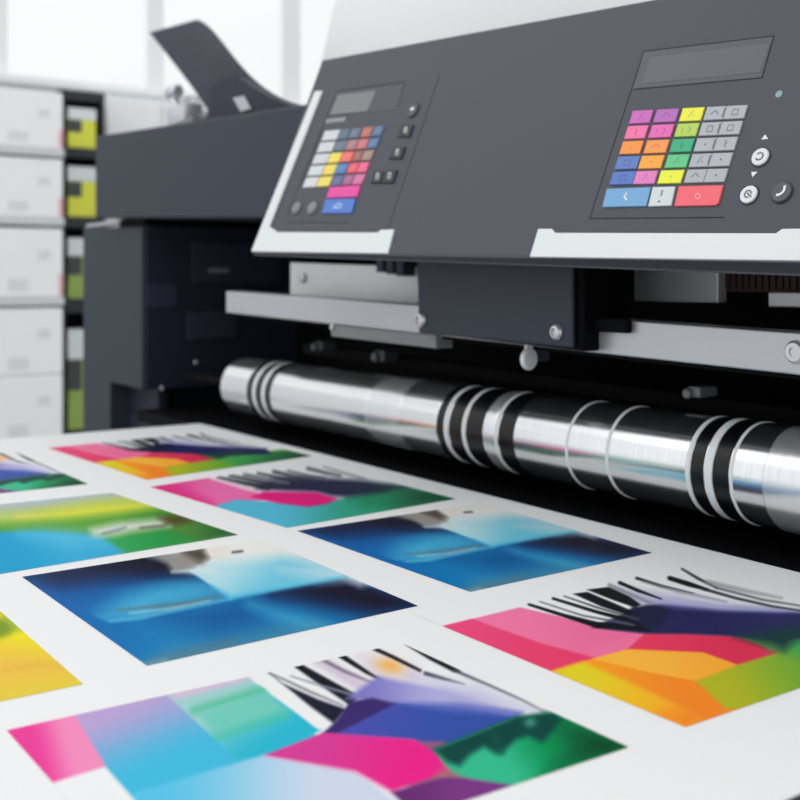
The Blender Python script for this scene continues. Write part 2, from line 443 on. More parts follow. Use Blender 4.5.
def art_sea(A):                # blue, cyan and navy composition
    c = lambda *p: C((0, 420), 0.5, p)
    A.poly(c((-40, 320), (330, 200), (900, 380), (280, 560)), (14, 100, 172), (52, 166, 212), (80, 570), (190, 600), 1)
    A.poly(c((20, 316), (200, 290), (420, 300), (450, 330), (330, 330), (200, 345), (110, 350)), (14, 78, 146), feather=11)
    A.poly(c((40, 312), (330, 240), (420, 280), (400, 314), (330, 312), (200, 322), (120, 330)), (22, 34, 70), feather=9)
    A.poly(c((180, 285), (330, 250), (390, 290), (370, 306), (280, 304)), (20, 18, 38), feather=9)
    # mid water, lighter towards the right
    A.poly(c((200, 396), (260, 360), (400, 330), (470, 356), (330, 386)), (84, 184, 218), feather=16, alpha=0.9)
    # lower water
    A.poly(c((160, 380), (212, 404), (272, 398), (462, 358), (694, 313), (900, 380), (280, 560)), (8, 108, 176), (30, 132, 188), (90, 615), (200, 650), 2)
    A.poly(c((330, 392), (462, 360), (560, 342), (560, 400), (430, 430)), (14, 84, 150), feather=22)
    A.poly(c((500, 352), (694, 314), (850, 372), (720, 400), (620, 380)), (12, 60, 116), feather=14)
    A.poly(c((545, 344), (694, 313), (860, 372), (760, 386), (660, 366)), (22, 18, 42), feather=10)
    A.streak(c((500, 368), (560, 392), (660, 424)), [2, 5, 3], (62, 172, 216), 10, 0.85)
    A.streak(c((220, 403), (272, 398), (462, 358)), [0.8, 1.0, 0.8], (96, 186, 216), 2.5)
    A.streak(c((234, 381), (300, 374), (370, 368), (440, 352)), [0.6, 1.0, 1.6, 0.5], (96, 124, 130), 2.2)
    A.streak(c((260, 387), (340, 378), (420, 362)), [0.6, 1.0, 0.5], (170, 206, 214), 2, 0.8)
    A.poly(c((280, 500), (330, 466), (430, 446), (560, 420), (640, 410), (600, 440), (440, 480)), (84, 138, 160), feather=12, alpha=0.75)
    A.streak(c((300, 484), (380, 466), (470, 442)), [1.5, 2.5, 1.0], (96, 120, 130), 5, 0.7)
    A.streak(c((290, 492), (330, 482)), [2, 2], (150, 180, 186), 4, 0.6)
    # pale wing
    A.poly(c((380, 304), (410, 280), (560, 240), (900, 300), (760, 340), (694, 314), (462, 357)), (184, 224, 234), (112, 200, 226), (232, 560), (262, 598), 1.6)
    A.poly(c((400, 290), (300, 270), (400, 200), (1000, 240), (720, 330), (640, 286), (560, 272), (440, 284)), (238, 238, 234), feather=7)
    A.poly(c((560, 300), (640, 290), (720, 318), (640, 322)), (196, 226, 234), feather=8, alpha=0.8)
    A.streak(c((425, 334), (462, 356), (560, 338), (692, 314)), [1.0, 1.6, 1.2, 0.6], (84, 188, 222), 3)
    # grey-brown shape and its glint
    A.poly(c((312, 272), (404, 256), (416, 276), (404, 292), (346, 306), (334, 288)), (150, 146, 142), feather=4)
    A.poly(c((358, 262), (404, 256), (416, 276), (398, 284), (376, 272)), (84, 76, 64), feather=4)
    A.poly(c((344, 304), (400, 292), (440, 306), (384, 307)), (214, 228, 230), feather=3)
    A.streak(c((425, 266), (450, 262)), [3, 3], (226, 208, 188), 7, 0.5)
    A.streak(c((466, 265), (484, 263)), [1.0, 1.0], (70, 74, 76), 1.4)

def art_flow(A):               # crimson, orange and olive composition with black strokes
    c5 = lambda *p: C((430, 540), 0.4625, p)
    A.poly(c5((27, 187), (195, 146), (380, 190), (480, 200), (360, 262), (265, 290)), (246, 124, 166), (240, 112, 156), (500, 620), (610, 645), 1)
    A.poly(c5((600, 240), (640, 205), (800, 190), (1400, 150), (1400, 500), (720, 380), (560, 300), (430, 260)), (120, 160, 60), feather=2)
    A.poly(c5((330, 272), (350, 230), (480, 196), (700, 225), (560, 300)), (243, 117, 160), feather=2)
    A.poly(c5((27, 187), (92, 171), (160, 196), (240, 224), (360, 256), (265, 290)), (240, 76, 128), (236, 66, 108), (450, 625), (560, 665), 1.2)
    A.poly(c5((465, 202), (560, 202), (662, 208), (760, 246), (664, 274), (590, 247), (424, 240)), (232, 60, 96), (220, 50, 84), (640, 640), (760, 650), 1)
    A.poly(c5((262, 284), (350, 258), (430, 236), (590, 244), (666, 272), (800, 230), (1000, 250), (556, 412)), (252, 162, 36), (248, 138, 40), (570, 670), (680, 720), 1)
    A.poly(c5((350, 258), (424, 238), (590, 244), (668, 272), (577, 306), (470, 286)), (253, 184, 66), (252, 172, 56), (640, 660), (720, 670), 1)
    A.poly(c5((262, 286), (330, 264), (420, 304), (520, 350), (596, 386), (556, 412)), (230, 212, 40), (250, 178, 40), (570, 675), (680, 715), 3)
    A.poly(c5((500, 380), (640, 340), (640, 372), (556, 412)), (246, 132, 40), feather=14)
    A.poly(c5((575, 306), (668, 270), (760, 244), (860, 190), (1300, 100), (1300, 500), (700, 366), (640, 366)), (180, 182, 38), (112, 172, 54), (720, 690), (800, 640), 2)
    A.poly(c5((735, 235), (800, 195), (900, 190), (1400, 100), (1400, 400), (880, 290), (800, 250)), (66, 164, 84), (16, 84, 46), (810, 640), (940, 640), 8)
    # navy wave
    A.poly(c5((350, 190), (440, 150), (500, 138), (640, 152), (900, 162), (960, 200), (760, 216), (700, 214), (660, 209), (560, 204), (465, 203), (400, 196)), (34, 36, 82), (38, 40, 90), (600, 620), (760, 630), 1.4)
    A.poly(c5((660, 208), (800, 186), (880, 196), (790, 218), (765, 240), (740, 228), (720, 226)), (20, 58, 60), feather=6)
    A.poly(c5((400, 108), (470, 128), (620, 146), (900, 162), (640, 152), (470, 140)), (132, 132, 194), (74, 78, 150), (640, 600), (780, 615), 5)
    A.poly(c5((440, 106), (520, 118), (640, 138), (760, 152), (620, 148), (500, 132)), (172, 172, 214), feather=5, alpha=0.8)
    K = (18, 18, 24)
    A.streak(c5((214, 140), (290, 164), (360, 184), (470, 192)), [1.2, 1.7, 3.0, 2.6], K, 1)
    A.streak(c5((238, 134), (330, 164), (440, 184)), [0.4, 0.7, 1.2], (90, 90, 100), 1.2)
    A.streak(c5((266, 127), (360, 156), (470, 184)), [1.2, 1.6, 2.4], K, 1)
    A.poly(c5((420, 166), (436, 146), (480, 140), (520, 150), (500, 186), (470, 192)), (28, 30, 62), feather=2)
    A.poly(c5((310, 117), (340, 113), (400, 138), (446, 158), (430, 164), (370, 144)), (20, 20, 30), feather=1)
    A.streak(c5((290, 122), (360, 146), (450, 172)), [0.5, 0.9, 0.9], (70, 70, 84), 1.1)
    A.poly(c5((340, 108), (388, 102), (430, 122), (456, 140), (444, 147), (390, 128)), K, feather=1)
    A.streak(c5((388, 98), (430, 116), (480, 138)), [1.8, 1.8, 1.2], (150, 150, 160), 1.6)
    A.streak(c5((410, 93), (450, 110), (500, 128)), [1.7, 1.6, 0.6], K, 1)
    A.streak(c5((447, 83), (500, 100), (570, 116)), [1.3, 1.3, 0.4], K, 1)
    A.streak(c5((460, 90), (540, 112), (640, 134)), [0.6, 1.4, 0.5], (150, 150, 168), 2)
    A.streak(c5((518, 83), (560, 96), (600, 108)), [2.2, 2.4, 1.2], K, 1)
    A.streak(c5((590, 106), (660, 126), (740, 144), (830, 158)), [1.3, 1.2, 1.0, 0.4], (44, 46, 58), 1.2)
    A.streak(c5((545, 63), (580, 84), (620, 104)), [0.9, 1.3, 0.8], (40, 40, 48), 1.1)
    A.streak(c5((600, 92), (680, 110), (760, 126)), [1.6, 1.2, 0.3], (150, 152, 158), 2.5)
    A.streak(c5((620, 104), (720, 130), (860, 152)), [0.9, 0.9, 0.3], (90, 92, 104), 1.4)

def art_fan_pale(A):           # pink, cyan and teal composition with grey strokes
    c = lambda *p: C((140, 455), 0.4, p)
    A.poly(c((0, 80), (165, 56), (240, 75), (350, 105), (220, 130), (180, 140)), (228, 66, 146), (236, 110, 172), (165, 492), (215, 490), 1)
    A.poly(c((0, 80), (60, 66), (180, 118), (190, 145)), (226, 52, 134), feather=6)
    A.poly(c((182, 130), (240, 112), (345, 118), (430, 124), (660, 80), (800, 108), (600, 170), (350, 200)), (84, 184, 214), (46, 160, 130), (270, 512), (360, 500), 1.4)
    A.poly(c((520, 108), (600, 84), (670, 78), (800, 108), (640, 140), (560, 130)), (30, 142, 96), (8, 66, 40), (370, 495), (450, 500), 6)
    A.poly(c((290, 86), (330, 60), (420, 56), (560, 64), (670, 80), (600, 96), (520, 106), (480, 104), (440, 94)), (34, 30, 72), (24, 44, 62), (300, 485), (400, 490), 3)
    A.poly(c((276, 105), (310, 92), (440, 94), (494, 110), (470, 122), (420, 130), (345, 121)), (226, 22, 122), feather=1.6)
    A.poly(c((300, 80), (340, 62), (400, 60), (380, 84)), (30, 30, 64), feather=3)
    for (u, v, uu, vv, w0, w1, g) in ((195, 56, 320, 82, 1.0, 2.6, 40), (225, 52, 350, 76, 1.2, 2.4, 50), (262, 50, 370, 70, 1.8, 1.6, 110), (295, 46, 400, 66, 1.0, 2.0, 50),
                                      (335, 42, 430, 62, 1.6, 1.6, 60), (370, 40, 460, 60, 0.8, 1.8, 90), (420, 34, 500, 52, 1.6, 1.2, 80), (460, 30, 560, 60, 0.7, 1.4, 150)):
        A.streak(c((u, v), ((u + uu) / 2 + 4, (v + vv) / 2 + 2), (uu, vv)), [w0, (w0 + w1) / 2, w1], (g, g, g + 14), 1.6)
    A.streak(c((180, 60), (260, 84), (300, 94)), [0.5, 1.0, 0.8], (240, 220, 230), 1.5)

def art_meadow(A):             # green and yellow bands above a turquoise field
    c = lambda *p: C((0, 480), 0.3125, p)
    A.poly([(-200, 500), (150, 470), (300, 540), (-50, 640)], (176, 192, 196), feather=1)
    A.poly(c((-300, 140), (0, 110), (200, 90), (380, 66), (480, 70), (620, 120), (300, 170), (-300, 190)), (150, 190, 60), feather=8)
    A.poly(c((60, 120), (200, 92), (320, 75), (480, 68), (560, 88), (380, 112), (200, 128)), (232, 226, 70), feather=9)
    A.poly(c((-100, 116), (60, 112), (130, 122), (-100, 136)), (226, 222, 120), feather=8, alpha=0.7)
    A.poly(c((-300, 150), (0, 140), (200, 128), (400, 106), (520, 88), (780, 170), (420, 240), (330, 190), (-300, 190)), (96, 164, 60), (52, 128, 46), (90, 530), (220, 530), 5)
    A.poly(c((560, 118), (640, 126), (790, 172), (620, 200), (540, 160)), (84, 138, 60), (30, 92, 44), (180, 525), (238, 535), 7)
    A.poly(c((-300, 176), (0, 166), (120, 162), (260, 172), (340, 190), (410, 236), (200, 275), (-300, 360)), (52, 172, 216), (14, 158, 206), (60, 535), (20, 570), 3)
    A.poly(c((60, 172), (180, 164), (290, 176), (350, 200), (220, 206)), (96, 196, 226), feather=10, alpha=0.8)
    A.poly(c((340, 190), (520, 160), (640, 196), (410, 238)), (46, 164, 92), (40, 148, 66), (110, 545), (190, 540), 4)
    A.poly(c((290, 158), (380, 138), (520, 126), (545, 146), (420, 164), (370, 176), (300, 178)), (222, 226, 222), feather=5)
    A.streak(c((330, 172), (380, 160), (402, 152)), [0.9, 1.2, 0.6], (120, 140, 130), 2)
    A.streak(c((450, 154), (520, 148), (540, 138)), [1.0, 1.2, 0.8], (110, 110, 90), 2)
    A.poly(c((510, 122), (580, 116), (610, 132), (560, 142), (530, 134)), (84, 56, 32), feather=5)

def art_sun(A):                # yellow and amber field
    A.poly([(-300, 500), (100, 560), (160, 700), (-300, 900)], (240, 226, 30), (226, 206, 60), (20, 620), (30, 700), 1)
    A.poly([(-300, 640), (20, 650), (60, 658), (70, 676), (0, 690), (-300, 740)], (240, 190, 78), feather=14, alpha=0.9)
    A.streak([(0, 672), (40, 664), (66, 668)], [1, 2, 1], (226, 178, 60), 5, 0.7)
    A.blob(2, 628, 16, 10, (116, 150, 40), -20, 0.95, 2)
    A.streak([(2, 612), (10, 622), (20, 630)], [2, 3, 1], (168, 186, 60), 4)

pm = bpy.data.materials.new('print_ink'); pm.use_nodes = True
pn = pm.node_tree.nodes; pp_ = pn['Principled BSDF']
va = pn.new('ShaderNodeAttribute'); va.attribute_name = 'ink'
pm.node_tree.links.new(va.outputs['Color'], pp_.inputs['Base Color'])
pp_.inputs['Roughness'].default_value = 0.5
pp_.inputs['Specular IOR Level'].default_value = 0.04

def projs(P):
    d = P - CAM
    w = d @ FW
    return 400 + F * (d @ RT) / w, HZ - F * d[:, 2] / w

def picture(corners, art, label, nu, nv, ref=None):
    """corners on the sheet: far-left, near-left, near-right, far-right; ref = corners of the picture whose design this one repeats"""
    u, v = np.meshgrid(np.linspace(0, 1, nu), np.linspace(0, 1, nv), indexing='ij')
    u, v = u.ravel(), v.ravel()
    def lay(q):
        q = np.asarray(q, float)
        return ((1 - u) * (1 - v))[:, None] * q[0] + (u * (1 - v))[:, None] * q[1] + (u * v)[:, None] * q[2] + ((1 - u) * v)[:, None] * q[3]
    P = lay(corners); P[:, 2] = ZP + 0.0003
    R = lay(ref if ref is not None else corners); R[:, 2] = ZP
    x, y = projs(R)
    A = Art(x, y); art(A)
    me = bpy.data.meshes.new('printed_picture')
    idx = np.arange(nu * nv).reshape(nu, nv)
    q = np.stack([idx[:-1, :-1], idx[1:, :-1], idx[1:, 1:], idx[:-1, 1:]], -1).reshape(-1, 4)
    off = np.array(sheet.location)
    me.vertices.add(nu * nv); me.vertices.foreach_set('co', (P - off).astype(np.float32).ravel())
    me.loops.add(q.size); me.loops.foreach_set('vertex_index', q.ravel().astype(np.int32))
    me.polygons.add(len(q)); me.polygons.foreach_set('loop_start', np.arange(0, q.size, 4, dtype=np.int32))
    me.update(calc_edges=True)
    at_ = me.attributes.new('ink', 'FLOAT_COLOR', 'POINT')
    rgba = np.ones((nu * nv, 4), np.float32); rgba[:, :3] = s2l(np.clip(A.c, 0, 255) / 255.0)
    at_.data.foreach_set('color', rgba.ravel())
    me.materials.append(pm)
    o = bpy.data.objects.new('printed_picture', me); COL.objects.link(o); o.parent = sheet
    o['label'] = label
    return o

def gp(x, y): return tuple(at(x, y, Z=ZP))
def quad(xa, xb, ya_, yb_): return [(xa, ya_, ZP), (xb, ya_, ZP), (xb, yb_, ZP), (xa, yb_, ZP)]
Q_fan = [gp(6.5, 730.5), None, gp(629, 747.5), gp(402, 643.5)]
Q_fan[1] = tuple(np.array(Q_fan[0]) + np.array(Q_fan[2]) - np.array(Q_fan[3]))
Q_sea = [gp(22, 577), gp(147, 666), gp(418, 606), (-1.338, -0.445, ZP)]
Q_flow = [gp(442.5, 626.5), gp(685.5, 727.5), (-0.588, -0.075, ZP), (-0.897, -0.075, ZP)]
Q_flow_wide = [tuple(np.array(Q_flow[0]) + (-0.05, 0, 0)), Q_flow[1], Q_flow[2], (-0.947, -0.075, ZP)]    # the strokes run out past the pink corner
picture(Q_fan, art_fan, 'print of pink, magenta, blue and green shapes with black strokes, nearest on the sheet', 300, 340)
picture(Q_sea, art_sea, 'blue and cyan print at the left, nearest of the two blue ones', 200, 240)
picture(Q_flow_wide, art_flow, 'crimson, orange and olive print with black strokes at the right', 240, 300)
picture([gp(297, 531), gp(470, 592), gp(652, 553), gp(482, 503)], art_sea, 'blue and cyan print in front of the middle of the roller', 160, 200, Q_sea)
picture([gp(48, 448), gp(147, 480), gp(312, 456), gp(212, 432)], art_flow, 'crimson and orange print at the far left end of the sheet', 150, 170, Q_flow)
picture([gp(150, 487), gp(287, 528), gp(456, 499), gp(312, 462)], art_fan_pale, 'pink, cyan and teal print with grey strokes between roller and sheet middle', 160, 200)
picture([gp(-102, 510), gp(-45, 550), gp(90, 484), gp(-10, 452)] if False else quad(-2.31, -1.874, -0.88, -0.497), art_fan, 'dark green and teal print at the left edge of the picture', 120, 140, Q_fan)
picture([(-1.790, -0.83, ZP), gp(-8, 575.5), gp(238, 535), gp(112, 493)], art_meadow, 'green and yellow print with a turquoise field at the left', 170, 200)
picture(quad(-1.335, -0.948, -1.17, -0.824), art_sun, 'yellow print at the left edge, in front of the blue one', 120, 120)

# ------------------------------------------------------------------ the printer
printer = empty('large_format_printer', (-1.8, 0.3, 0), 'dark grey wide format printer with keypad console and metal roller over the prints', 'printer')
def part(name, bm, m, parent=None, smooth=False, label=None):
    o = obj(name, bm, m, parent or printer, smooth=smooth)
    if label: o['label'] = label
    return o

# bodies
b = bmesh.new(); box(b, -3.16, -0.25, 0.07, 0.62, 0.02, 0.862, 0.006); part('base_cabinet', b, M_DARK)
b = bmesh.new(); box(b, -2.93, -0.25, 0.006, 0.62, 0.863, 0.893, 0.003); part('platen', b, M_BLACK)
b = bmesh.new()                                     # left end housing with cut-out foot
XH0, XH1, XF = -3.403, -2.922, -3.168
def hz(x): return 1.412 - 0.03 * (x - XH0)
pts = [(XH0, 0.02, 0), (XF, 0.02, 0), (XF, 0.02, 0.955), (XH1, 0.02, 0.947), (XH1, 0.02, hz(XH1)), (XH0, 0.02, hz(XH0))]
prism(b, pts, (0, 0.6, 0)); bev(b, list(b.faces), 0.004); part('end_housing', b, M_BODY)
b = bmesh.new(); box(b, XH1 + 0.001, XH1 + 0.012, 0.03, 0.62, 0.95, 1.40); inner = part('inner_panel', b, M_DARK)
XI = XH1 + 0.012
def ip(x, y): return at(x, y, X=XI)
def inset(pa, pb, dep, m, nme):
    a_, c_ = ip(*pa), ip(*pb)
    bb = bmesh.new(); box(bb, XI, XI + dep, min(a_[1], c_[1]), max(a_[1], c_[1]), min(a_[2], c_[2]), max(a_[2], c_[2]), 0.002)
    return part(nme, bb, m, inner)
inset((146, 284), (177, 307), 0.004, M_DARK2, 'cover_plate')
inset((187, 312), (236, 338), 0.006, M_DARK2, 'cover_plate')
inset((192, 242), (280, 282), 0.005, M_DARK2, 'cover_plate')
lp = inset((208, 268), (228, 273), 0.0062, M_KNOB, 'label_plate')
for px, py in ((196, 362.5), (162, 412)):
    c_ = ip(px, min(py, 388)); bb = bmesh.new()
    disc_stack(bb, c_, (1, 0, 0), [(0.007, 0), (0.007, 0.004), (0.004, 0.006)], 16); part('screw', bb, M_STEEL, inner, True)
b = bmesh.new(); box(b, -3.16, -2.94, 0.075, 0.10, 0.865, 0.945); part('foot_panel', b, M_DARK)
c_ = at(162, 412, Y=0.075); b = bmesh.new(); disc_stack(b, c_, (0, -1, 0), [(0.009, 0), (0.009, 0.004), (0.005, 0.006)], 16); part('screw', b, M_RAIL, None, True)

b = bmesh.new(); box(b, -3.12, XH1 - 0.002, 0.03, 0.6, 1.395, 1.425); part('filler_block', b, M_BLACK)
# upper head cover at the left
def hb(x): return 1.431 - 0.0457 * (x + 3.182)
def ht(x): return 1.671 - 0.0532 * (x + 3.182)
b = bmesh.new(); xa, xb = -3.182, -1.80
hexa(b, [(xa, -0.02, hb(xa)), (xb, -0.02, hb(xb)), (xb, 0.6, hb(xb)), (xa, 0.6, hb(xa)),
         (xa, -0.02, ht(xa)), (xb, -0.02, ht(xb)), (xb, 0.6, ht(xb)), (xa, 0.6, ht(xa))], 0.006); part('head_cover', b, M_BODY)
p0, p1 = at(86, 226, Y=0.03), at(120, 217, Y=0.03)
b = bmesh.new(); box(b, p0[0], p1[0], 0.03, 0.06, 1.4125, hb(p1[0]) - 0.004, 0.002); part('spacer', b, M_RAIL, label='pale grey spacer strip')
p0, p1 = at(150, 128, Y=0.06), at(192, 117, Y=0.06)
b = bmesh.new(); hexa(b, [(p0[0], 0.06, ht(p0[0])), (p1[0], 0.06, ht(p1[0])), (p1[0], 0.2, ht(p1[0])), (p0[0], 0.2, ht(p0[0])),
                          (p0[0], 0.06, p0[2] - 0.012), (p1[0], 0.06, p1[2] + 0.004), (p1[0], 0.2, p1[2] + 0.004), (p0[0], 0.2, p0[2] - 0.012)], 0.003); part('ledge', b, M_KNOB)
# lever
b = bmesh.new(); lc = at(182, 112, Y=0.12)
box(b, lc[0] - 0.06, lc[0] + 0.05, 0.1, 0.16, ht(lc[0]) + 0.0, lc[2] + 0.02, 0.006)
def bar(bm, p, q, r, seg=14):
    p, q = Vector(map(float, p)), Vector(map(float, q))
    disc_stack(bm, p, q - p, [(r * 0.7, 0), (r, r * 0.3), (r, (q - p).length - r * 0.3), (r * 0.7, (q - p).length)], seg)
bar(b, at(180, 118, Y=0.12), at(172, 92, Y=0.12), 0.012)
bar(b, at(170, 93, Y=0.12), at(178, 91, Y=0.12), 0.02)
part('release_lever', b, M_STEEL, None, True, 'silver release lever')
b = bmesh.new(); prism(b, [at(x, y, Y=0.16) for x, y in ((181, 97), (191, 96), (200, 112), (198, 124), (183, 124))], (0, 0.03, 0), 0.003); part('lever_guard', b, M_WHITE)

# curved paper support
def bez(P, t):
    P = [np.array(p, float) for p in P]
    while len(P) > 1: P = [(1 - t) * P[i] + t * P[i + 1] for i in range(len(P) - 1)]
    return P[0]
b = bmesh.new(); n_ = 24; m_ = 10; grid = []
for i in range(n_ + 1):
    t = i / n_
    L = bez([(149.5, 32.5), (176, 66), (197, 92), (216, 122)], t)
    R = bez([(197, 19.5), (224, 32), (239, 92), (304, 106)], t)
    row = []
    for j in range(m_ + 1):
        s = j / m_
        px = (1 - s) * L + s * R
        yy = 0.22 - 0.06 * t - s * 0.10 * t + 0.05 * math.sin(math.pi * s) * t
        row.append(at(px[0], px[1], Y=yy))
    grid.append(row)
fr = [[b.verts.new(tuple(p)) for p in r] for r in grid]
bk = [[b.verts.new((p[0] - 0.003, p[1] + 0.009, p[2])) for p in r] for r in grid]
for i in range(n_):
    for j in range(m_):
        b.faces.new([fr[i][j], fr[i][j + 1], fr[i + 1][j + 1], fr[i + 1][j]])
        b.faces.new([bk[i][j], bk[i + 1][j], bk[i + 1][j + 1], bk[i][j + 1]])
for i in range(n_):
    b.faces.new([fr[i][0], fr[i + 1][0], bk[i + 1][0], bk[i][0]]); b.faces.new([fr[i][m_], bk[i][m_], bk[i + 1][m_], fr[i + 1][m_]])
for j in range(m_):
    b.faces.new([fr[0][j], bk[0][j], bk[0][j + 1], fr[0][j + 1]]); b.faces.new([fr[n_][j], fr[n_][j + 1], bk[n_][j + 1], bk[n_][j]])
M_FLAP = mat('flap_plastic', (46, 50, 64), 0.55, spec=0.3, noise=0.04, scale=400)
flap = part('paper_support', b, M_FLAP, None, True)
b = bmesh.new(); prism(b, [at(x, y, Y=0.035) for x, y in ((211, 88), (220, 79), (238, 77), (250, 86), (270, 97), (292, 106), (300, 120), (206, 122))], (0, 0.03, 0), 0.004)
sb = part('support_shade', b, M_DARK, flap)  # dark slab standing in for the shade on the lower support
b = bmesh.new(); prism(b, [at(x, y, Y=0.034) for x, y in ((234, 98), (245, 96), (252, 109), (242, 112))], (0, -0.004, 0), 0.001)
part('clip', b, M_RAIL, flap, label='pale grey clip')

# head housing behind the console and rear cover
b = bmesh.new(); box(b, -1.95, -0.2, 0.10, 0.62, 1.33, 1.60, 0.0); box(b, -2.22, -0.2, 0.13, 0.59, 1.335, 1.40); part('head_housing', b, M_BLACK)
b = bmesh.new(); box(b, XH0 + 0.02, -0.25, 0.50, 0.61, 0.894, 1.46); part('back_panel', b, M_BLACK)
b = bmesh.new()
RC = 0.30
rc = [at(308, 118, Y=RC), at(337, -6, Y=RC)]
dx = rc[1] - rc[0]
top = rc[0] + dx * 1.6
prism(b, [rc[0], (-0.2, RC, rc[0][2]), (-0.2, RC, top[2]), top], (0, 0.05, 0), 0.01); part('rear_cover', b, M_COVER, label='white rear cover')
b = bmesh.new(); box(b, -0.45, -0.05, 0.02, 0.62, 0.0, 1.35, 0.006); part('end_housing', b, M_BODY)

# guide rail and plates under the head
ZR = lambda x, z: z
b = bmesh.new(); box(b, -2.36, -0.46, 0.0, 0.05, 1.1725, 1.2225, 0.002, -0.0245, -2.29); rail = part('guide_rail', b, M_RAIL)
b = bmesh.new()
pA, pB = at(332, 325, Y=-0.004), at(437, 337, Y=-0.004)
box(b, pA[0], pB[0], -0.006, 0.03, pA[2] - 0.022, pA[2] + 0.0, 0.001, -0.02); part('rail_lip', b, M_KNOB, rail)
bd = bmesh.new(); box(bd, -2.34, -0.46, 0.008, 0.16, 1.1665, 1.1715, 0.0, -0.0245, -2.29); part('reflection_blocker', bd, M_BLACK, rail)  # added hidden plate that keeps the roller's top reflection dark
c_ = at(333, 327, Y=-0.007); b = bmesh.new(); disc_stack(b, c_, (0, -1, 0), [(0.006, 0), (0.006, 0.004), (0.003, 0.005)], 14); part('screw', b, M_STEEL, rail, True)
b = bmesh.new(); box(b, -2.324, -1.70, 0.15, 0.17, 1.2155, 1.292, 0.002, -0.03); bp = part('back_plate', b, M_PLATE)
b = bmesh.new()
pA, pB = at(380, 262, Y=0.13), at(414, 272, Y=0.13)
for k in range(3):
    xx = pA[0] + (pB[0] - pA[0]) * (0.0 + 0.3 * k); box(b, xx, xx + 0.025, 0.12, 0.149, pB[2] - 0.004 * k, pA[2] + 0.02, 0.002)
part('cable_clip', b, M_DARK2, bp)
c_ = at(303, 278, Y=0.148); b = bmesh.new(); disc_stack(b, c_, (0, -1, 0), [(0.011, 0), (0.011, 0.006), (0.006, 0.008)], 16); part('screw', b, M_STEEL, bp, True)
for (xa_, ya_), (xb_, yb_) in (((634, 268), (718, 303)), ((768, 292), (815, 308))):
    pA, pB = at(xa_, ya_, Y=0.15), at(xb_, yb_, Y=0.15)
    b = bmesh.new(); box(b, pA[0], pB[0], 0.15, 0.17, pB[2], pA[2], 0.002); part('back_plate', b, M_PLATE)
pA, pB = at(720, 270, Y=0.16), at(830, 293, Y=0.16)
b = bmesh.new(); box(b, pA[0], pB[0], 0.172, 0.18, pB[2], pA[2])
for k in range(16):
    xx = pA[0] + (pB[0] - pA[0]) * (k + 0.3) / 16; box(b, xx, xx + 0.008, 0.166, 0.1719, pB[2] + 0.004, pA[2] - 0.003)
part('ribbon_strip', b, mat('ribbon_red', (62, 28, 34), 0.6))
pA, pB = at(602, 322, Y=-0.012), at(612, 336, Y=-0.012)
b = bmesh.new(); box(b, -1.149, -1.085, -0.012, -0.0005, 1.176, 1.196, 0.003); part('rail_clamp', b, M_BLACK, rail)
c_ = at(796, 352, Y=-0.001); b = bmesh.new()
disc_stack(b, c_, (0, -1, 0), [(0.014, 0), (0.014, 0.003), (0.011, 0.006), (0.006, 0.006), (0.006, 0.004)], 24); part('screw', b, M_STEEL, rail, True)

# carriage front plate with its two screws
YC = -0.04
b = bmesh.new()
cp = [at(x, y, Y=YC) for x, y in ((416.5, 255), (572, 262), (572, 348), (418.5, 333))]
prism(b, cp[::-1], (0, 0.008, 0)); bev(b, list(b.faces), 0.003); carr = part('carriage_plate', b, M_CARR)
for px, py in ((421.5, 320), (557.5, 332)):
    c_ = at(px, py, Y=YC); b = bmesh.new()
    r = 0.0115 * (1.15 if px < 500 else 1.0)
    disc_stack(b, c_, (0, -1, 0), [(r, 0), (r, 0.003), (r * 0.8, 0.007), (r * 0.5, 0.008), (r * 0.46, 0.0045)], 32)
    part('screw', b, M_STEEL, carr, True)
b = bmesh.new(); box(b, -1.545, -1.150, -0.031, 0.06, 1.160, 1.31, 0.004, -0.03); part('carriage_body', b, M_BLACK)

# white pinch wheel and small brackets over the roller
c_ = at(528.5, 359, Y=0.0); b = bmesh.new()
disc_stack(b, c_, (1, 0.15, 0), [(0.0155, -0.004), (0.017, -0.002), (0.017, 0.003), (0.0155, 0.005), (0.006, 0.0052)], 32)
box(b, c_[0] - 0.003, c_[0] + 0.003, c_[1] - 0.006, c_[1] + 0.006, c_[2] + 0.015, c_[2] + 0.03)
pw = part('pinch_wheel', b, M_WHITE, None, True, 'white pinch wheel')
b = bmesh.new(); box(b, c_[0] - 0.016, c_[0] - 0.006, 0.02, 0.05, c_[2] - 0.005, c_[2] + 0.05, 0.002); part('bracket', b, M_DARK2)
for px, py, s in ((697, 392, 0.62), (382, 356, 0.9), (321, 346, 0.8)):
    c_ = at(px, py, Y=0.14); b = bmesh.new()
    box(b, c_[0] - 0.016 * s, c_[0] + 0.022 * s, 0.13, 0.17, c_[2] - 0.012 * s, c_[2] + 0.014 * s, 0.003)
    disc_stack(b, (c_[0] - 0.006, 0.1295, c_[2] - 0.002), (0, -1, 0), [(0.012 * s, 0), (0.012 * s, 0.006), (0.008 * s, 0.008)], 16)
    part('roller_guide', b, M_BTN if s > 0.7 else M_KNOB)

b = bmesh.new(); box(b, -2.3, -0.46, 0.171, 0.19, 1.075, 1.10, 0.002, -0.02); part('guide_bar', b, M_BLACK)
